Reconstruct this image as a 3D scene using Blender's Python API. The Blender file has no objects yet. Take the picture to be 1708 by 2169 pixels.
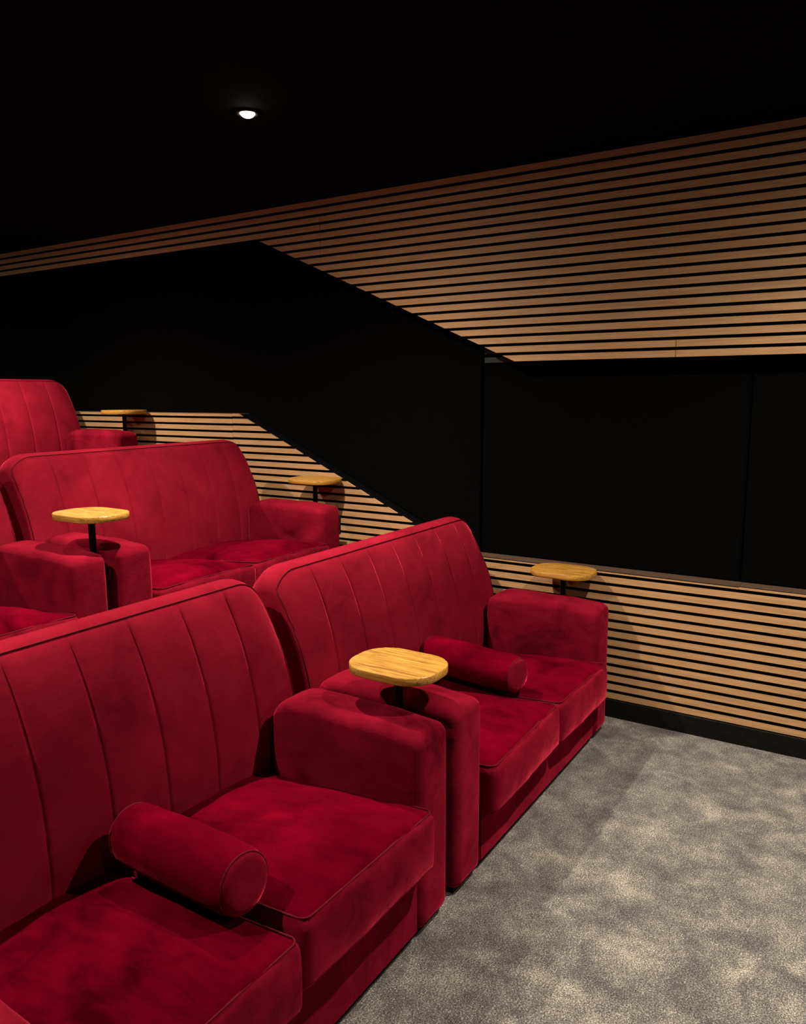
import bpy, bmesh, math, random
from mathutils import Vector, Matrix, noise

scene = bpy.context.scene
COL = scene.collection
random.seed(7)

# ------------------------------------------------------------------ camera
FPX, PITCH, YAW, ROLL = 1650.6, 0.15113, 0.56287, -0.00412
cam_data = bpy.data.cameras.new('camera')
cam_data.sensor_fit = 'HORIZONTAL'
cam_data.sensor_width = 36.0
cam_data.lens = 36.0 * FPX / 1708.0
cam_data.clip_start = 0.02
cam = bpy.data.objects.new('camera', cam_data)
COL.objects.link(cam)
F = Vector((math.cos(PITCH) * math.cos(YAW), math.cos(PITCH) * math.sin(YAW), -math.sin(PITCH)))
R0 = F.cross(Vector((0, 0, 1))).normalized()
U0 = R0.cross(F)
R = math.cos(ROLL) * R0 + math.sin(ROLL) * U0
U = -math.sin(ROLL) * R0 + math.cos(ROLL) * U0
M = Matrix((R, U, -F)).transposed().to_4x4()
M.translation = Vector((-3.264, 0.0, 1.422))
cam.matrix_world = M
scene.camera = cam

# ------------------------------------------------------------------ world and exposure
world = bpy.data.worlds.new('dark_room')
scene.world = world
world.use_nodes = True
world.node_tree.nodes['Background'].inputs[0].default_value = (0.0, 0.0, 0.0, 1)
world.node_tree.nodes['Background'].inputs[1].default_value = 0.0
scene.view_settings.view_transform = 'Standard'
scene.view_settings.look = 'None'
scene.view_settings.gamma = 1.0
scene.view_settings.use_curve_mapping = False
scene.view_settings.exposure = 0.0

CEIL = 2.395
LAMP_COLOR = (1.0, 0.87, 0.70)
LAMP_W = 300.0
SPOT_DEG = 179.0
SPOT_BLEND = 0.02
IES_GAIN = 0.155
# light distribution of the downlights: angle from straight down -> relative intensity
BEAM = [(0, 1.0), (10, 0.97), (20, 0.88), (25, 0.80), (30, 0.70), (35, 0.59), (40, 0.48), (45, 0.39), (50, 0.31), (55, 0.23),
        (60, 0.155), (65, 0.088), (70, 0.047), (75, 0.024), (80, 0.012), (85, 0.006), (90, 0.003)]
# ceiling spotlights: (x, y, power factor)
LAMPS = [(-1.09, 2.01, 1.0), (-1.09, 0.05, 1.0), (-1.09, 3.97, 1.0), (-1.09, 5.90, 0.5),
         (-3.05, 2.01, 1.0), (-3.05, 3.97, 1.0), (-1.09, -1.90, 1.0), (-3.05, -1.90, 0.35)]  # last one is an unseen lamp, added to brighten the cushion fronts


# ------------------------------------------------------------------ node helpers
def new_mat(name):
    m = bpy.data.materials.new(name)
    m.use_nodes = True
    nt = m.node_tree
    nt.nodes.clear()
    out = nt.nodes.new('ShaderNodeOutputMaterial')
    b = nt.nodes.new('ShaderNodeBsdfPrincipled')
    nt.links.new(b.outputs[0], out.inputs[0])
    return m, nt, b


def nd(nt, kind, **kw):
    n = nt.nodes.new(kind)
    for k, v in kw.items():
        setattr(n, k, v)
    return n


def ramp(nt, src, stops):
    r = nt.nodes.new('ShaderNodeValToRGB')
    el = r.color_ramp.elements
    while len(el) < len(stops):
        el.new(0.5)
    for e, (p, c) in zip(el, stops):
        e.position = p
        e.color = (c[0], c[1], c[2], 1)
    nt.links.new(src, r.inputs[0])
    return r.outputs[0]


def noise_tex(nt, vec, scale, detail=3, rough=0.55, dist=0.0):
    n = nt.nodes.new('ShaderNodeTexNoise')
    n.inputs['Scale'].default_value = scale
    n.inputs['Detail'].default_value = detail
    n.inputs['Roughness'].default_value = rough
    n.inputs['Distortion'].default_value = dist
    nt.links.new(vec, n.inputs['Vector'])
    return n.outputs['Fac']


def obj_vec(nt, scale=(1, 1, 1), shift=True):
    tc = nt.nodes.new('ShaderNodeTexCoord')
    mp = nt.nodes.new('ShaderNodeMapping')
    mp.inputs['Scale'].default_value = scale
    nt.links.new(tc.outputs['Object'], mp.inputs['Vector'])
    if shift:
        oi = nt.nodes.new('ShaderNodeObjectInfo')
        mul = nt.nodes.new('ShaderNodeVectorMath')
        mul.operation = 'SCALE'
        mul.inputs[0].default_value = (37.0, 19.0, 53.0)
        nt.links.new(oi.outputs['Random'], mul.inputs['Scale'])
        nt.links.new(mul.outputs[0], mp.inputs['Location'])
    return mp.outputs[0]


def bump(nt, b, height, strength, distance):
    bp = nt.nodes.new('ShaderNodeBump')
    bp.inputs['Strength'].default_value = strength
    bp.inputs['Distance'].default_value = distance
    nt.links.new(height, bp.inputs['Height'])
    nt.links.new(bp.outputs[0], b.inputs['Normal'])


def math_n(nt, op, a, b_):
    n = nt.nodes.new('ShaderNodeMath')
    n.operation = op
    for i, v in enumerate((a, b_)):
        if isinstance(v, (int, float)):
            n.inputs[i].default_value = v
        else:
            nt.links.new(v, n.inputs[i])
    return n.outputs[0]


def make_velvet(name, nap, red, sheen=0.8, green=0.028, blue=0.092):
    """nap = how strongly brushed patches differ in tone"""
    m, nt, b = new_mat(name)
    v = obj_vec(nt)
    big = noise_tex(nt, v, 4.0, 4, 0.55, 0.8)
    v2 = obj_vec(nt, (1.0, 0.4, 1.0))
    streak = noise_tex(nt, v2, 13.0, 5, 0.65, 1.6)
    mixv = math_n(nt, 'ADD', math_n(nt, 'MULTIPLY', big, 0.68), math_n(nt, 'MULTIPLY', streak, 0.32))

    def c(f):
        return (red * f, red * green * f, red * blue * f)
    col = ramp(nt, mixv, [(0.33, c(1 - 0.75 * nap)), (0.44, c(1 - 0.30 * nap)), (0.54, c(1.0)), (0.70, c(1 + 0.60 * nap))])
    nt.links.new(col, b.inputs['Base Color'])
    b.inputs['Roughness'].default_value = 0.9
    b.inputs['Specular IOR Level'].default_value = 0.0

    def g(f):
        return (f, f, f)
    sh = ramp(nt, mixv, [(0.33, g(sheen * (1 - 0.8 * nap))), (0.44, g(sheen * (1 - 0.3 * nap))), (0.54, g(sheen)), (0.68, g(min(1.0, sheen * (1 + 0.35 * nap))))])
    nt.links.new(sh, b.inputs['Sheen Weight'])
    b.inputs['Sheen Roughness'].default_value = 0.30
    b.inputs['Sheen Tint'].default_value = (1.0, 0.060, 0.125, 1)
    fine = noise_tex(nt, v, 420.0, 2, 0.6)
    wr = noise_tex(nt, v2, 26.0, 3, 0.6, 1.5)
    h = math_n(nt, 'ADD', math_n(nt, 'MULTIPLY', fine, 0.10), math_n(nt, 'MULTIPLY', wr, 0.8 * nap))
    bump(nt, b, h, 0.30, 0.006)
    return m


def make_velvet_piping():
    m, nt, b = new_mat('red_piping')
    b.inputs['Base Color'].default_value = (0.085, 0.0012, 0.0060, 1)
    b.inputs['Roughness'].default_value = 0.8
    b.inputs['Specular IOR Level'].default_value = 0.1
    b.inputs['Sheen Weight'].default_value = 0.25
    b.inputs['Sheen Roughness'].default_value = 0.3
    b.inputs['Sheen Tint'].default_value = (0.85, 0.08, 0.12, 1)
    v = obj_vec(nt)
    bump(nt, b, noise_tex(nt, v, 300.0), 0.2, 0.002)
    return m


def make_wood(name, stops, axis_scale, ring=7.0, rough=0.5, bump_s=0.08, shift=True):
    m, nt, b = new_mat(name)
    v = obj_vec(nt, axis_scale, shift)
    grain = noise_tex(nt, v, ring, 5, 0.62, 1.3)
    fine = noise_tex(nt, v, ring * 9.0, 3, 0.6, 0.3)
    g = math_n(nt, 'ADD', math_n(nt, 'MULTIPLY', grain, 0.72), math_n(nt, 'MULTIPLY', fine, 0.28))
    nt.links.new(ramp(nt, g, stops), b.inputs['Base Color'])
    b.inputs['Roughness'].default_value = rough
    b.inputs['Specular IOR Level'].default_value = 0.3
    bump(nt, b, g, bump_s, 0.003)
    return m


def make_carpet():
    m, nt, b = new_mat('mottled_carpet')
    v = obj_vec(nt, shift=False)
    big = noise_tex(nt, v, 7.5, 5, 0.58, 0.5)
    mid = noise_tex(nt, v, 20.0, 3, 0.6, 0.4)
    fl = noise_tex(nt, v, 260.0, 3, 0.8, 0.5)
    cloud = math_n(nt, 'ADD', math_n(nt, 'MULTIPLY', big, 0.7), math_n(nt, 'MULTIPLY', mid, 0.3))
    thr = math_n(nt, 'ADD', math_n(nt, 'MULTIPLY', cloud, 0.95), math_n(nt, 'MULTIPLY', fl, 1.95))
    f = math_n(nt, 'MULTIPLY', thr, 0.5)
    col = ramp(nt, f, [(0.53, (0.022, 0.0205, 0.021)), (0.68, (0.070, 0.0665, 0.067)),
                       (0.78, (0.180, 0.168, 0.155)), (0.90, (0.50, 0.45, 0.38))])
    nt.links.new(col, b.inputs['Base Color'])
    b.inputs['Roughness'].default_value = 0.95
    b.inputs['Specular IOR Level'].default_value = 0.05
    b.inputs['Sheen Weight'].default_value = 0.1
    bump(nt, b, fl, 0.6, 0.006)
    return m


def make_plain(name, color, rough, spec=0.3, nscale=60.0, var=0.25, metallic=0.0, bs=0.08):
    m, nt, b = new_mat(name)
    v = obj_vec(nt, shift=False)
    n = noise_tex(nt, v, nscale, 3)
    lo = [c * (1 - var) for c in color]
    hi = [c * (1 + var) for c in color]
    nt.links.new(ramp(nt, n, [(0.35, lo), (0.65, hi)]), b.inputs['Base Color'])
    b.inputs['Roughness'].default_value = rough
    b.inputs['Specular IOR Level'].default_value = spec
    b.inputs['Metallic'].default_value = metallic
    bump(nt, b, n, bs, 0.002)
    return m


def make_emit(name, color, strength):
    m = bpy.data.materials.new(name)
    m.use_nodes = True
    nt = m.node_tree
    nt.nodes.clear()
    out = nt.nodes.new('ShaderNodeOutputMaterial')
    e = nt.nodes.new('ShaderNodeEmission')
    e.inputs[0].default_value = (*color, 1)
    e.inputs[1].default_value = strength
    nt.links.new(e.outputs[0], out.inputs[0])
    return m


VELVET = make_velvet('red_velvet', 0.8, 0.148, 0.7)
VELVET_SHADED = make_velvet('red_velvet_shaded', 0.9, 0.088, 0.15, 0.006, 0.070)  # darker copy of the same velvet, shade painted in for cushion tops and bolsters
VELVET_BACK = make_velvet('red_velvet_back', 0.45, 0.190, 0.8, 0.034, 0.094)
PIPING = make_velvet_piping()
SLAT = make_wood('oak_slat', [(0.34, (0.345, 0.190, 0.088)), (0.50, (0.430, 0.245, 0.118)), (0.66, (0.500, 0.295, 0.150))],
                 (6.0, 0.9, 22.0), 4.0, 0.55, 0.05)
LEDGE = make_wood('brown_edge', [(0.35, (0.060, 0.034, 0.022)), (0.65, (0.095, 0.056, 0.036))], (6.0, 0.9, 22.0), 4.0, 0.6, 0.05)
OAK = make_wood('oak_top', [(0.36, (0.16, 0.066, 0.010)), (0.45, (0.30, 0.138, 0.021)), (0.53, (0.41, 0.205, 0.036)), (0.66, (0.49, 0.265, 0.054))],
                (14.0, 0.9, 30.0), 6.0, 0.38, 0.06)
CARPET = make_carpet()
FELT = make_plain('black_felt', (0.0014, 0.0014, 0.0016), 0.95, 0.05, 180.0, 0.4)
PANEL = make_plain('black_panel_fabric', (0.0013, 0.0012, 0.0010), 0.95, 0.03, 220.0, 0.3)
CEILM = make_plain('black_ceiling', (0.0025, 0.0025, 0.003), 0.95, 0.04, 40.0, 0.3)
WALLM = make_plain('black_wall', (0.002, 0.002, 0.0022), 0.95, 0.03, 40.0, 0.3)
SKIRT = make_plain('black_skirting', (0.0042, 0.0040, 0.0034), 0.65, 0.12, 50.0, 0.35)
METAL = make_plain('black_metal', (0.003, 0.003, 0.0035), 0.45, 0.35, 120.0, 0.2)
PLINTH = make_plain('black_plinth', (0.004, 0.004, 0.004), 0.8, 0.1, 90.0, 0.2)
GREYSTRIP = make_plain('dark_grey_strip', (0.030, 0.032, 0.030), 0.8, 0.15, 90.0, 0.2)
BULB = make_emit('lamp_glow', (1.0, 0.88, 0.70), 60.0)


# ------------------------------------------------------------------ mesh helpers
def link_mesh(name, bm, mat, parent=None, smooth=True, loc=None):
    me = bpy.data.meshes.new(name)
    bmesh.ops.recalc_face_normals(bm, faces=bm.faces[:])
    bm.to_mesh(me)
    bm.free()
    if smooth:
        for p in me.polygons:
            p.use_smooth = True
    me.materials.append(mat)
    return link_data(name, me, parent, loc)


def link_data(name, me, parent=None, loc=None):
    o = bpy.data.objects.new(name, me)
    COL.objects.link(o)
    if parent is not None:
        o.parent = parent
    if loc is not None:
        o.location = loc
    return o


def empty(name, loc, label, cat, group=None, rz=0.0):
    o = bpy.data.objects.new(name, None)
    COL.objects.link(o)
    o.empty_display_size = 0.1
    o.location = loc
    o.rotation_euler = (0, 0, rz)
    o['label'] = label
    o['category'] = cat
    if group:
        o['group'] = group
    return o


def structure(o, label, cat):
    o['kind'] = 'structure'
    o['label'] = label
    o['category'] = cat
    return o


def box(bm, lo, hi):
    vs = [bm.verts.new((x, y, z)) for x in (lo[0], hi[0]) for y in (lo[1], hi[1]) for z in (lo[2], hi[2])]
    for f in ((0, 1, 3, 2), (4, 6, 7, 5), (0, 4, 5, 1), (2, 3, 7, 6), (0, 2, 6, 4), (1, 5, 7, 3)):
        bm.faces.new([vs[i] for i in f])


def prism_x(bm, poly, x0, x1):
    a = [bm.verts.new((x0, y, z)) for y, z in poly]
    b = [bm.verts.new((x1, y, z)) for y, z in poly]
    bm.faces.new(a)
    bm.faces.new(b[::-1])
    n = len(poly)
    for i in range(n):
        j = (i + 1) % n
        bm.faces.new((a[i], b[i], b[j], a[j]))


def tube(bm, pts, r, sides=6, closed=False):
    pts = [Vector(p) for p in pts]
    n = len(pts)
    rings = []
    for i, p in enumerate(pts):
        if closed:
            t = pts[(i + 1) % n] - pts[i - 1]
        else:
            t = pts[min(i + 1, n - 1)] - pts[max(i - 1, 0)]
        t.normalize()
        up = Vector((0, 0, 1)) if abs(t.z) < 0.9 else Vector((0, 1, 0))
        s = t.cross(up).normalized()
        u = s.cross(t)
        rings.append([bm.verts.new(p + r * (math.cos(a) * s + math.sin(a) * u))
                      for a in (2 * math.pi * k / sides for k in range(sides))])
    m = n if closed else n - 1
    for i in range(m):
        A, B = rings[i], rings[(i + 1) % n]
        for k in range(sides):
            l = (k + 1) % sides
            bm.faces.new((A[k], A[l], B[l], B[k]))
    if not closed:
        bm.faces.new(rings[0][::-1])
        bm.faces.new(rings[-1])


def lathe(bm, prof, seg=28, center=(0, 0)):
    rings = []
    for r, z in prof:
        if r < 1e-6:
            rings.append([bm.verts.new((center[0], center[1], z))])
        else:
            rings.append([bm.verts.new((center[0] + r * math.cos(2 * math.pi * k / seg),
                                        center[1] + r * math.sin(2 * math.pi * k / seg), z)) for k in range(seg)])
    for A, B in zip(rings, rings[1:]):
        for k in range(seg):
            l = (k + 1) % seg
            if len(A) == 1 and len(B) == 1:
                continue
            if len(A) == 1:
                bm.faces.new((A[0], B[l], B[k]))
            elif len(B) == 1:
                bm.faces.new((A[k], A[l], B[0]))
            else:
                bm.faces.new((A[k], A[l], B[l], B[k]))


def soft_box(size, r, n, shape=None):
    """rounded box centred on x,y with its bottom at z=0; r = (rx, ry, rz) rounding, n = subdivisions per axis"""
    bm = bmesh.new()
    hx, hy, hz = (s / 2 for s in size)

    def spread(h, rr, k):
        # denser near the rounded rims
        out = []
        m = 4
        for i in range(m):
            out.append(-h + rr * (1 - math.cos(math.pi / 2 * i / m)) if False else -h + rr * i / m)
        for i in range(k + 1):
            out.append(-(h - rr) + 2 * (h - rr) * i / k)
        for i in range(1, m + 1):
            out.append((h - rr) + rr * i / m)
        return out
    X = spread(hx, r, n[0])
    Y = spread(hy, r, n[1])
    Z = spread(hz, r, n[2])
    cache = {}

    def vert(i, j, k):
        key = (i, j, k)
        if key not in cache:
            p = Vector((X[i], Y[j], Z[k]))
            c = Vector((max(-(hx - r), min(hx - r, p.x)), max(-(hy - r), min(hy - r, p.y)), max(-(hz - r), min(hz - r, p.z))))
            d = p - c
            if d.length > 1e-9:
                # cube shell -> sphere
                mx = max(abs(d.x), abs(d.y), abs(d.z))
                d = d.normalized() * mx
            q = c + d
            u, v, w = q.x / hx, q.y / hy, q.z / hz
            q = Vector((q.x, q.y, q.z + hz))
            if shape:
                q = shape(q, u, v, w)
            cache[key] = bm.verts.new(q)
        return cache[key]
    nx, ny, nz = len(X) - 1, len(Y) - 1, len(Z) - 1
    for i in range(nx):
        for j in range(ny):
            bm.faces.new([vert(a, b, nz) for a, b in ((i, j), (i + 1, j), (i + 1, j + 1), (i, j + 1))])
            bm.faces.new([vert(a, b, 0) for a, b in ((i, j), (i, j + 1), (i + 1, j + 1), (i + 1, j))])
    for i in range(nx):
        for k in range(nz):
            bm.faces.new([vert(a, 0, b) for a, b in ((i, k), (i + 1, k), (i + 1, k + 1), (i, k + 1))])
            bm.faces.new([vert(a, ny, b) for a, b in ((i, k), (i, k + 1), (i + 1, k + 1), (i + 1, k))])
    for j in range(ny):
        for k in range(nz):
            bm.faces.new([vert(0, a, b) for a, b in ((j, k), (j, k + 1), (j + 1, k + 1), (j + 1, k))])
            bm.faces.new([vert(nx, a, b) for a, b in ((j, k), (j + 1, k), (j + 1, k + 1), (j, k + 1))])
    return bm


# ------------------------------------------------------------------ the room
Y0, Y1 = -3.2, 7.2            # front (screen side) and back of the room
XL = -5.3
TIER2_Y, TIER2_Z = 1.80, 0.307
TIER3_Y, TIER3_Z = 3.25, 0.643

bm = bmesh.new()
prism_x(bm, [(Y0, -0.1), (Y0, 0), (TIER2_Y, 0), (TIER2_Y, TIER2_Z), (TIER3_Y, TIER2_Z), (TIER3_Y, TIER3_Z), (Y1, TIER3_Z), (Y1, -0.1)],
        XL, 0.0115)
structure(link_mesh('floor', bm, CARPET, smooth=False), 'mottled grey and beige carpet on the stepped cinema floor', 'floor')

bm = bmesh.new()
box(bm, (XL, Y0, CEIL), (0.2, Y1, CEIL + 0.1))
structure(link_mesh('ceiling', bm, CEILM, smooth=False), 'matt black ceiling with small spotlights', 'ceiling')
for nm, lo, hi, lb in (('wall_back', (XL, Y1, -0.1), (0.2, Y1 + 0.1, CEIL + 0.1), 'black wall behind the last row of sofas'),
                       ('wall_left', (XL - 0.1, Y0, -0.1), (XL, Y1, CEIL + 0.1), 'plain black side wall opposite the slatted wall'),
                       ('wall_front', (XL, Y0 - 0.1, -0.1), (0.2, Y0, CEIL + 0.1), 'plain black wall in front of the sofas')):
    bm = bmesh.new()
    box(bm, lo, hi)
    structure(link_mesh(nm, bm, WALLM, smooth=False), lb, 'wall')

# right wall: core, felt build-outs above and below, recessed black panels, slats
LOW_TOP, LOW_TOP2 = 0.655, 1.312
DL0, DL1 = (1.722, LOW_TOP), (3.165, LOW_TOP2)


def y_low(z):
    return DL0[0] + (z - DL0[1]) * (DL1[0] - DL0[0]) / (DL1[1] - DL0[1])


UP_BOT = 1.5612
UP_BOT2 = 2.2412


def y_up(z):
    return 1.467 + (z - 1.5612) / 0.4470


bm = bmesh.new()
box(bm, (0.12, Y0, -0.1), (0.2, Y1, CEIL))
prism_x(bm, [(Y0, -0.1), (Y0, LOW_TOP - 0.004), (DL0[0], LOW_TOP - 0.004), (DL1[0], LOW_TOP2 - 0.004), (Y1, LOW_TOP2 - 0.004), (Y1, -0.1)], 0.012, 0.12)
prism_x(bm, [(Y0, UP_BOT - 0.004), (Y0, CEIL), (Y1, CEIL), (Y1, UP_BOT2 - 0.004), (y_up(2.232), UP_BOT2 - 0.004), (1.458, UP_BOT - 0.004)], 0.012, 0.12)
wall = structure(link_mesh('wall_right', bm, FELT, smooth=False), 'black side wall with horizontal oak slats above and below', 'wall')

# three recessed black panels
bm = bmesh.new()
prism_x(bm, [(1.678, LOW_TOP + 0.003), (DL0[0], LOW_TOP + 0.004), (DL1[0], LOW_TOP2 + 0.004), (Y1, LOW_TOP2 + 0.004), (Y1, UP_BOT2 - 0.006),
             (2.97, UP_BOT2 - 0.006), (1.678, 1.648)], 0.092, 0.119)
p = link_mesh('wall_panel', bm, PANEL, wall, smooth=False)
for a, b in ((0.500, 1.664), (-0.72, 0.488), (-1.95, -0.732), (-3.15, -1.962)):
    bm = bmesh.new()
    box(bm, (0.092, a, LOW_TOP + 0.003), (0.119, b, 1.5555))
    bmesh.ops.bevel(bm, geom=bm.edges[:], offset=0.003, segments=1, affect='EDGES')
    link_mesh('wall_panel', bm, PANEL, wall, smooth=False)

# brown top edge of the lower slatted part
for a, b in (((Y0, LOW_TOP), (0.481, LOW_TOP)), ((0.483, LOW_TOP), DL0), (DL1, (Y1, LOW_TOP2))):
    bm = bmesh.new()
    prism_x(bm, [(a[0], a[1] - 0.004), (b[0], b[1] - 0.004), (b[0], b[1] + 0.0005), (a[0], a[1] + 0.0005)], 0.0125, 0.092)
    link_mesh('ledge', bm, LEDGE, wall, smooth=False)

SL_T = 0.012


def slat(z0, z1, ya0, ya1, yb, x0=0.0, mat=SLAT, name='slat'):
    bm = bmesh.new()
    c = 0.5 * (ya0 + yb)
    zc = 0.5 * (z0 + z1)
    prism_x(bm, [(ya0 - c, z0 - zc), (ya1 - c, z1 - zc), (yb - c, z1 - zc), (yb - c, z0 - zc)], 0, SL_T)
    o = link_mesh(name, bm, mat, wall, smooth=False, loc=(x0, c, zc))
    o.data.materials.append(FELT)
    for p_ in o.data.polygons:
        if abs(p_.normal.z) > 0.97:
            p_.material_index = 1          # the sawn top and bottom of a slat are black, only its face is veneered
    return o


# upper slats
for k in range(21):
    z0 = UP_BOT + 0.04 * k
    z1 = z0 + 0.027
    if k >= 17:
        e0 = e1 = Y1
    else:
        e0, e1 = y_up(z0), y_up(z1)
    if 13 <= k <= 18:
        slat(z0, z1, e0, e1, 2.5525)
        slat(z0, z1, 2.5498, 2.5498, Y0)
    elif k < 2:
        slat(z0, z1, e0, e1, 0.7705)
        slat(z0, z1, 0.7680, 0.7680, Y0)
    else:
        slat(z0, z1, e0, e1, Y0)
# unfinished dark strips showing in the corner where the diagonal meets the panel joint
slat(UP_BOT, UP_BOT + 0.024, 1.652, 1.652, 1.46, 0.075, GREYSTRIP, 'dark_strip')
slat(UP_BOT + 0.040, UP_BOT + 0.064, 1.652, 1.652, 1.55, 0.075, GREYSTRIP, 'dark_strip')

# lower slats, front section
for k in range(-1, 14):
    z0 = 0.1254 + 0.04 * k
    z1 = min(z0 + 0.027, LOW_TOP)
    if k == 13:
        slat(z0, z1 - 0.003, 1.72, 1.72, 0.4825)
        slat(z0, z1, 0.4812, 0.4812, Y0)
    else:
        slat(z0, z1, 1.72, 1.72, Y0)
# lower slats, sloping and rear sections
for n_ in range(30):
    g0 = 1.290 - 0.0393 * (29 - n_) + 0.0065
    g1 = min(g0 + 0.0263, LOW_TOP2)
    if g0 > TIER2_Z + 0.02:
        slat(g0, g1, y_low(g0) if g0 > LOW_TOP else 1.7225, y_low(g1) if g1 > LOW_TOP else 1.7225, 3.2070 if g0 > TIER3_Z else TIER3_Y)
    if g0 > TIER3_Z + 0.02:
        slat(g0 - 0.0015, g1 - 0.0015, 3.2085, 3.2085, Y1)

bm = bmesh.new()
box(bm, (-0.006, Y0, 0.0), (0.0118, TIER2_Y - 0.005, 0.081))
bmesh.ops.bevel(bm, geom=[e for e in bm.edges], offset=0.002, segments=1, affect='EDGES')
structure(link_mesh('baseboard_right', bm, SKIRT, smooth=False), 'black skirting board below the slatted wall', 'baseboard')

# ------------------------------------------------------------------ sofas
W = 1.345
ARM_W, ARM_H, ARM_D = 0.155, 0.546, 0.505
PROFILE = [(0.545, 0.10), (0.535, 0.20), (0.526, 0.30), (0.523, 0.38), (0.526, 0.46), (0.535, 0.54), (0.549, 0.61), (0.566, 0.67),
           (0.586, 0.725), (0.606, 0.772), (0.624, 0.808), (0.640, 0.836), (0.652, 0.852), (0.664, 0.862), (0.684, 0.871), (0.708, 0.874), (0.732, 0.871),
           (0.752, 0.862), (0.768, 0.845), (0.779, 0.815), (0.784, 0.76), (0.788, 0.60), (0.792, 0.40), (0.794, 0.20), (0.794, 0.10)]
PIPE_I = 13


def nz(x, y, z, s):
    return noise.noise(Vector((x * s, y * s, z * s)))


def back_mesh():
    bm = bmesh.new()
    half = W / 2 - 0.006
    nch = 8
    pitch = 2 * half / nch
    xs = []
    for c in range(nch):
        a = -half + c * pitch
        fr = [0.0, 0.012, 0.028, 0.06, 0.14, 0.28, 0.5, 0.72, 0.86, 0.94, 0.972, 0.988]
        if c == 0:
            fr = [0.0, 0.01, 0.03, 0.06, 0.10, 0.15, 0.21, 0.30, 0.42, 0.54, 0.68, 0.84, 0.94, 0.972, 0.988]
        if c == nch - 1:
            fr = [0.0, 0.012, 0.028, 0.06, 0.16, 0.34, 0.46, 0.58, 0.70, 0.79, 0.85, 0.90, 0.94, 0.97, 0.99, 1.0]
        xs += [a + f * pitch for f in fr]
    cy, cz = 0.655, 0.5
    rc, re = 0.100, 0.012
    cols = []
    pipe = []
    for x in xs:
        d = half - abs(x)
        drop = rc - math.sqrt(max(0.0, rc * rc - (rc - d) ** 2)) if d < rc else 0.0
        ins = re - math.sqrt(max(0.0, re * re - (re - d) ** 2)) if d < re else 0.0
        t = ((x + half) / pitch)
        c = min(nch - 1, int(t))
        fr = t - c
        edge = min(fr, 1 - fr) * pitch
        if (c == 0 and fr < 0.5) or (c == nch - 1 and fr > 0.5):
            edge = 0.08
        groove = math.exp(-(edge / 0.0030) ** 2)
        puff = 0.005 * (1 - (2 * fr - 1) ** 2)
        col = []
        for i, (y, z) in enumerate(PROFILE):
            w = max(0.0, min(1.0, (z - 0.42) / 0.45))
            w = w * w * (3 - 2 * w)
            zz = z - drop * w
            yy = y
            if i < PIPE_I:
                f = min(1.0, (PIPE_I - i) / 2.5)
                fb = max(0.35, min(1.0, (z - 0.15) / 0.3))
                yy -= f * (puff * 0.8 - 0.0065 * groove * fb)
                yy += 0.003 * nz(x, z, 1.7, 7.0)
            # round the rim
            vy, vz = cy - yy, cz - zz
            L = math.hypot(vy, vz) or 1
            if ins:
                yy += vy / L * ins * 0.9
                zz += vz / L * ins * 0.6 if z > 0.5 else 0
            col.append(bm.verts.new((x, yy, zz)))
            if i == PIPE_I and d > 0.002:
                pipe.append((x, yy - 0.001, zz + 0.0015))
        cols.append(col)
    m = len(PROFILE)
    for A, B in zip(cols, cols[1:]):
        for i in range(m - 1):
            bm.faces.new((A[i], B[i], B[i + 1], A[i + 1]))
        bm.faces.new((A[m - 1], B[m - 1], B[0], A[0]))
    bm.faces.new(cols[0])
    bm.faces.new(cols[-1][::-1])
    # piping along the side edges as well
    def side(colv):
        return [(v.co.x, v.co.y - 0.0008, v.co.z) for v in colv[2:PIPE_I]]
    sgn = 3
    left = side(cols[sgn])
    right = side(cols[-1 - sgn])
    pipe = [p_ for p_ in pipe if cols[sgn][0].co.x < p_[0] < cols[-1 - sgn][0].co.x]
    path = left + pipe + right[::-1]
    bp = bmesh.new()
    tube(bp, path, 0.0019, 6)
    return bm, bp


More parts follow.
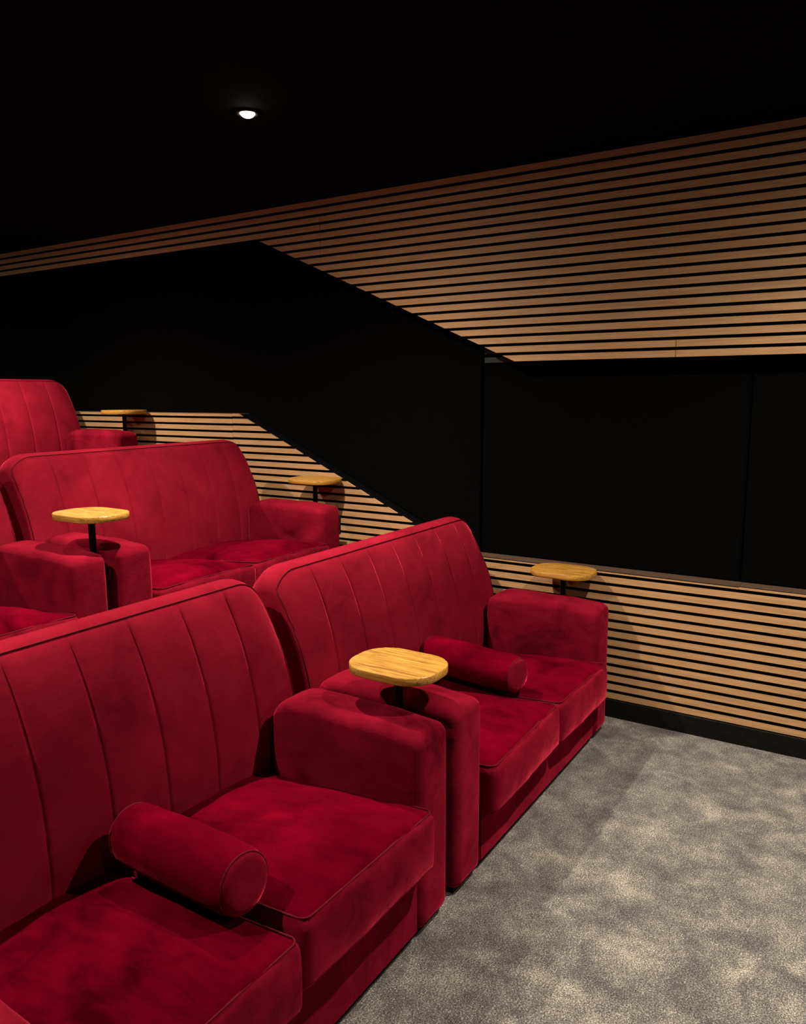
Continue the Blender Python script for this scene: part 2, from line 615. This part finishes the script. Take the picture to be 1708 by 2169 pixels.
def cushion_mesh():
    sx, sy, sz = 0.520, 0.630, 0.166

    def shape(q, u, v, w):
        x, y, z = q
        top = max(0.0, w)
        f = (1 - min(1, abs(u)) ** 2.6) * (1 - min(1, abs(v)) ** 3)
        z += 0.036 * f * top
        z -= top * 0.018 * (abs(u) ** 6) * 0.3
        # slope down to the back
        z -= 0.115 * (v + 1) / 2 * (0.5 + 0.5 * w) if False else 0.055 * (v + 1) / 2 * max(0, w)
        # front bulge
        if v < -0.5:
            y -= 0.014 * (1 - w * w) * (1 - u ** 4) * (-v - 0.5) * 2
        # side bulge
        x += math.copysign(0.004, u) * (1 - w * w) * abs(u) ** 6
        # creases
        a = 0.0042 * nz(x * 0.6 + y * 0.9, y * 0.5 - x * 0.8, 0.3, 9.0) + 0.0025 * nz(x, y, 4.0, 22.0)
        z += a * max(0.15, 1 - abs(u) ** 8 - 0.3 * abs(v) ** 8) * max(0, w) + 0.0015 * nz(x, y, z, 30.0)
        y += 0.0025 * nz(x, z, 9.1, 14.0) * (1 if v < -0.9 else 0)
        return Vector((x, y, z))
    bm = soft_box((sx, sy, sz), 0.026, (26, 30, 6), shape)
    hx, hy = sx / 2, sy / 2
    path = []
    ins = 0.008
    rr = 0.020
    zt = sz - 0.006

    def zat(x, y):
        u, v = x / hx, y / hy
        return zt - 0.055 * (v + 1) / 2 + 0.036 * (1 - min(1, abs(u)) ** 2.6) * (1 - min(1, abs(v)) ** 3) * 0.9
    n = 26
    for i in range(n + 1):
        y = hy - 0.03 - i * (2 * hy - 0.03 - ins - rr) / n
        path.append((-hx + ins, y, zat(-hx + ins, y)))
    for i in range(1, 6):
        a = math.pi + i * math.pi / 2 / 5
        path.append((-hx + ins + rr + rr * math.cos(a), -hy + ins + rr + rr * math.sin(a), zat(-hx + ins, -hy + ins)))
    for i in range(1, n):
        x = -hx + ins + rr + i * (2 * (hx - ins - rr)) / n
        path.append((x, -hy + ins - 0.001, zat(x, -hy + ins)))
    m = [(-x, y, z) for x, y, z in path[:n + 6]][::-1]
    path += m
    bp = bmesh.new()
    tube(bp, path, 0.0022, 6)
    return bm, bp


def arm_mesh():
    r = 0.030

    def shape(q, u, v, w):
        x, y, z = q
        # keep the bottom square and the front/back rims tighter
        if w > 0.7:
            z += 0.010 * (1 - u * u) * (1 - 0.5 * abs(v) ** 4)
        z -= 0.022 * max(0.0, w) * max(0.0, -v - 0.35) ** 1.6
        # rear top corner is well rounded
        if w > 0 and v > 0.6:
            z -= 0.035 * ((v - 0.6) / 0.4) ** 2.4 * w
        x += math.copysign(0.004, u) * (1 - abs(w) ** 2) * abs(u) ** 4
        z += 0.0025 * nz(x, y, 2.2, 11.0) * max(0, w)
        x += 0.0022 * nz(y, z, 5.5, 9.0) * abs(u) ** 3
        return Vector((x, y, z))
    bm = soft_box((ARM_W, ARM_D, ARM_H), r, (6, 18, 16), shape)
    # outline piping on the front face
    hx, hy = ARM_W / 2, ARM_D / 2
    ins, rr = 0.007, 0.045
    path = []
    zt = ARM_H - 0.015
    yf = -hy + 0.0165
    for i in range(15):
        path.append((-hx + ins, yf, 0.03 + (zt - rr - 0.03) * i / 14))
    for i in range(1, 7):
        a = math.pi - i * math.pi / 2 / 6
        path.append((-hx + ins + rr + rr * math.cos(a), yf - 0.002 * math.sin(i * math.pi / 12), zt - rr + rr * math.sin(a)))
    for x, y, z in path[::-1]:
        path.append((-x, y, z))
    bp = bmesh.new()
    tube(bp, path, 0.0020, 6)
    return bm, bp


def mesh_data(name, bm, mat):
    o = link_mesh(name, bm, mat)
    me = o.data
    bpy.data.objects.remove(o)
    return me


def flat(me):
    for p_ in me.polygons:
        p_.use_smooth = False
    return me


_b, _bp = back_mesh()
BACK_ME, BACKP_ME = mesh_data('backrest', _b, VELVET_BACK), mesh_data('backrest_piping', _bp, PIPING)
_c, _cp = cushion_mesh()
CUSH_ME, CUSHP_ME = mesh_data('seat_cushion', _c, VELVET), mesh_data('seat_cushion_piping', _cp, PIPING)
CUSH_ME.materials.append(VELVET_SHADED)        # upward faces take the darker velvet, their shading put into the colour
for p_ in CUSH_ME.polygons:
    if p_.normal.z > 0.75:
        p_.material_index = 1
_a, _ap = arm_mesh()
ARM_ME, ARMP_ME = mesh_data('armrest', _a, VELVET), mesh_data('armrest_piping', _ap, PIPING)
bm = bmesh.new()
box(bm, (-(W / 2 - ARM_W - 0.003), 0.006, 0.026), (W / 2 - ARM_W - 0.003, 0.055, 0.205))
bmesh.ops.bevel(bm, geom=bm.edges[:], offset=0.004, segments=2, affect='EDGES')
RAIL_ME = flat(mesh_data('front_rail', bm, VELVET))
bm = bmesh.new()
box(bm, (-(W / 2 - ARM_W - 0.003), 0.056, 0.028), (W / 2 - ARM_W - 0.003, 0.535, 0.20))
SEATBASE_ME = flat(mesh_data('seat_base', bm, VELVET))
bm = bmesh.new()
box(bm, (-W / 2 + 0.016, 0.022, 0.0), (W / 2 - 0.016, 0.785, 0.0255))
PLINTH_ME = flat(mesh_data('plinth', bm, PLINTH))


def sofa(xr, yf, z, label, seats=((0.0, 0.0), (0.0, 0.0))):
    """xr = x of the right outer side, yf = y of the arm fronts, z = floor level"""
    s = empty('velvet_sofa', (xr - W / 2, yf, z), label, 'sofa')
    b = link_data('backrest', BACK_ME, s)
    link_data('piping', BACKP_ME, b)
    for sg in (-1, 1):
        a = link_data('armrest', ARM_ME, s, (sg * (W / 2 - ARM_W / 2), ARM_D / 2, 0.014))
        link_data('piping', ARMP_ME, a)
        dz, tilt = seats[0 if sg < 0 else 1]
        c = link_data('seat_cushion', CUSH_ME, s, (sg * 0.2605, 0.270, 0.212 + dz))
        c.rotation_euler = (0, tilt, 0)
        link_data('piping', CUSHP_ME, c)
    link_data('front_rail', RAIL_ME, s)
    link_data('seat_base', SEATBASE_ME, s)
    link_data('plinth', PLINTH_ME, s)
    return s


XB = -0.128
XA = -1.520
sofa(XA, 0.954, 0.0, 'dark red velvet sofa nearest the camera, cut off by the left edge',
     ((-0.012, 0.0), (0.012, 0.02)))
sofa(XB, 0.954, 0.0, 'red velvet front-row sofa beside the slatted wall',
     ((-0.022, -0.03), (-0.024, 0.02)))
sofa(XB, 2.350, TIER2_Z, 'red velvet middle-row sofa with both seat cushions empty by the wall',
     ((0.012, 0.0), (0.016, 0.0)))
sofa(XA, 2.350, TIER2_Z, 'red velvet middle-row sofa of which only the right arm and cushion show')
sofa(XB, 3.855, TIER3_Z, 'bright red velvet sofa in the highest back row')


# ------------------------------------------------------------------ bolsters
def bolster(loc, rz, length, r, label, rx=0.0):
    t = empty('bolster_cushion', loc, label, 'cushion', rz=rz)
    t.rotation_euler = (rx, 0, rz)
    bm = bmesh.new()
    seg, nl = 40, 22
    rings = []
    for i in range(nl + 1):
        v = i / nl
        y = -length / 2 + length * v
        e = min(v, 1 - v) * length
        rad = r - 0.006 * math.exp(-(e / 0.012) ** 2) + 0.003 * math.sin(math.pi * v)
        ring = []
        for k in range(seg):
            a = 2 * math.pi * k / seg
            w = 0.0022 * nz(math.cos(a) * 2, math.sin(a) * 2, y * 6, 1.6) + 0.0012 * nz(math.cos(a) * 3, math.sin(a) * 3, y * 14, 2.0)
            ring.append(bm.verts.new(((rad + w) * math.cos(a), y, (rad + w) * math.sin(a))))
        rings.append(ring)
    for A, B in zip(rings, rings[1:]):
        for k in range(seg):
            l = (k + 1) % seg
            bm.faces.new((A[k], A[l], B[l], B[k]))
    link_mesh('bolster_body', bm, VELVET_SHADED, t)  # body uses the darker velvet copy, shade painted into its colour
    for sg in (-1, 1):
        bm = bmesh.new()
        prev = None
        for rr, dy in ((r - 0.006, 0.0), (r - 0.010, 0.006), (r * 0.65, 0.011), (r * 0.3, 0.013)):
            ring = [bm.verts.new((rr * math.cos(2 * math.pi * k / seg), sg * (length / 2 + dy) + 0.0012 * nz(math.cos(2 * math.pi * k / seg) * 4 * rr / r, math.sin(2 * math.pi * k / seg) * 4 * rr / r, 3.3, 1.5),
                                  rr * math.sin(2 * math.pi * k / seg))) for k in range(seg)]
            if prev:
                for k in range(seg):
                    l = (k + 1) % seg
                    bm.faces.new((prev[k], prev[l], ring[l], ring[k]))
            prev = ring
        bm.faces.new(prev)
        link_mesh('end_cap', bm, VELVET, t)
        bm = bmesh.new()
        tube(bm, [((r - 0.0055) * math.cos(2 * math.pi * k / seg), sg * (length / 2), (r - 0.0055) * math.sin(2 * math.pi * k / seg)) for k in range(seg)], 0.0019, 6, True)
        link_mesh('piping', bm, PIPING, t)
    return t


bolster((XA - W / 2 - 0.012, 1.228, 0.438), -0.09, 0.38, 0.068, 'dark red velvet bolster lying on the sofa nearest the camera', -0.06)
bolster((XB - W / 2 + 0.012, 1.262, 0.434), -0.17, 0.40, 0.066, 'red velvet bolster lying on the sofa beside the slatted wall', -0.01)


# ------------------------------------------------------------------ drinks tables
def table_outline(a, b, r, n=10):
    out = []
    for cx, cy, a0 in ((b - r, a - r, 0), (-(b - r), a - r, 90), (-(b - r), -(a - r), 180), (b - r, -(a - r), 270)):
        for i in range(n + 1):
            t = math.radians(a0 + 90 * i / n)
            out.append((cx + r * math.cos(t), cy + r * math.sin(t)))
    return out


TH = 0.023
bm = bmesh.new()
rings = []
for ins, z in ((0.0015, -TH), (0.0, -TH + 0.0015), (0.0, -0.0015), (0.0015, 0.0)):
    rings.append([bm.verts.new((x, y, z)) for x, y in table_outline(0.137 - ins, 0.106 - ins, 0.088 - ins)])
for A, B in zip(rings, rings[1:]):
    n = len(A)
    for k in range(n):
        l = (k + 1) % n
        bm.faces.new((A[k], A[l], B[l], B[k]))
bm.faces.new(rings[0][::-1])
bm.faces.new(rings[-1])
TOP_ME = mesh_data('table_top', bm, OAK)
for p_ in TOP_ME.polygons:
    p_.use_smooth = abs(p_.normal.z) < 0.5
bm = bmesh.new()
lathe(bm, [(0, 0), (0.0125, 0), (0.0125, 0.200), (0.036, 0.2005), (0.036, 0.2045), (0, 0.2045)], 24)
POLE_ME = mesh_data('pole', bm, METAL)
for p_ in POLE_ME.polygons:
    p_.use_smooth = abs(p_.normal.z) < 0.5
bm = bmesh.new()
box(bm, (-0.0115, -0.055, -0.055), (0.0115, 0.055, 0.045))
bmesh.ops.bevel(bm, geom=bm.edges[:], offset=0.003, segments=1, affect='EDGES')
BRK_ME = flat(mesh_data('mounting_bracket', bm, METAL))


def drinks_table(x, y, ztop, label, brk_y=0.0):
    t = empty('drinks_table', (x, y, ztop - TH - 0.2045), label, 'table')
    link_data('table_top', TOP_ME, t, (0, 0, TH + 0.2045))
    link_data('pole', POLE_ME, t)
    link_data('mounting_bracket', BRK_ME, t, (0, brk_y, 0.0))
    return t


GAPX = 0.5 * (XA + XB - W)
drinks_table(GAPX, 1.133, 0.676, 'oval oak drinks table between the two front-row sofas')
drinks_table(-0.110, 1.170, 0.668, 'oval oak drinks table at the wall arm of the front-row sofa')
drinks_table(-0.110, 2.528, 0.990, 'oval oak drinks table at the wall arm of the middle-row sofa', -0.10)
drinks_table(GAPX + 0.004, 2.467, 0.998, 'oval oak drinks table between the two middle-row sofas')
drinks_table(-0.110, 4.005, 1.328, 'smallest oval oak drinks table, beside the highest back-row sofa')

# ------------------------------------------------------------------ ceiling spotlights
LAMP_LABELS = ['small glowing spotlight in the black ceiling above the middle row',
               'ceiling spotlight above the aisle in front of the wall-side front-row sofa',
               'ceiling spotlight above the back-row sofa by the slatted wall',
               'rearmost ceiling spotlight behind the back row',
               'ceiling spotlight above the cut-off middle-row sofa, away from the slatted wall',
               'ceiling spotlight above the back row, away from the slatted wall',
               'foremost ceiling spotlight over the open carpet by the slatted wall',
               'unseen ceiling spotlight added behind the camera']
bm = bmesh.new()
lathe(bm, [(0.026, 0.0), (0.027, -0.004), (0.040, -0.005), (0.042, -0.003), (0.042, 0.0)], 32)
RING_ME = mesh_data('trim_ring', bm, METAL)
bm = bmesh.new()
lathe(bm, [(0.0, -0.016), (0.010, -0.0145), (0.019, -0.010), (0.0245, -0.004), (0.0255, 0.0)], 32)
BULB_ME = mesh_data('lamp_lens', bm, BULB)
ies = bpy.data.texts.new('downlight_profile')
ies.write('IESNA:LM-63-1995\nTILT=NONE\n1 1000 1 %d 1 1 2 0 0 0\n1 1 10\n' % len(BEAM)
          + ' '.join(str(a) for a, _ in BEAM) + '\n0\n' + ' '.join('%.3f' % (v * 100) for _, v in BEAM) + '\n')
for (x, y, pw), lb in zip(LAMPS, LAMP_LABELS):
    t = empty('ceiling_spotlight', (x, y, CEIL), lb, 'spotlight')
    link_data('trim_ring', RING_ME, t)
    link_data('lamp_lens', BULB_ME, t)
    ld = bpy.data.lights.new('spot_beam', 'SPOT')
    ld.energy = LAMP_W * pw
    ld.color = LAMP_COLOR
    ld.spot_size = math.radians(SPOT_DEG)
    ld.spot_blend = SPOT_BLEND
    ld.shadow_soft_size = 0.022
    ld.use_nodes = True
    lnt = ld.node_tree
    em = [n for n in lnt.nodes if n.type == 'EMISSION'][0]
    ie = lnt.nodes.new('ShaderNodeTexIES')
    ie.mode = 'INTERNAL'
    ie.ies = ies
    ie.inputs['Strength'].default_value = IES_GAIN
    lnt.links.new(ie.outputs['Fac'], em.inputs['Strength'])
    lo = bpy.data.objects.new('spot_beam', ld)
    COL.objects.link(lo)
    lo.parent = t
    lo.location = (0, 0, -0.03)
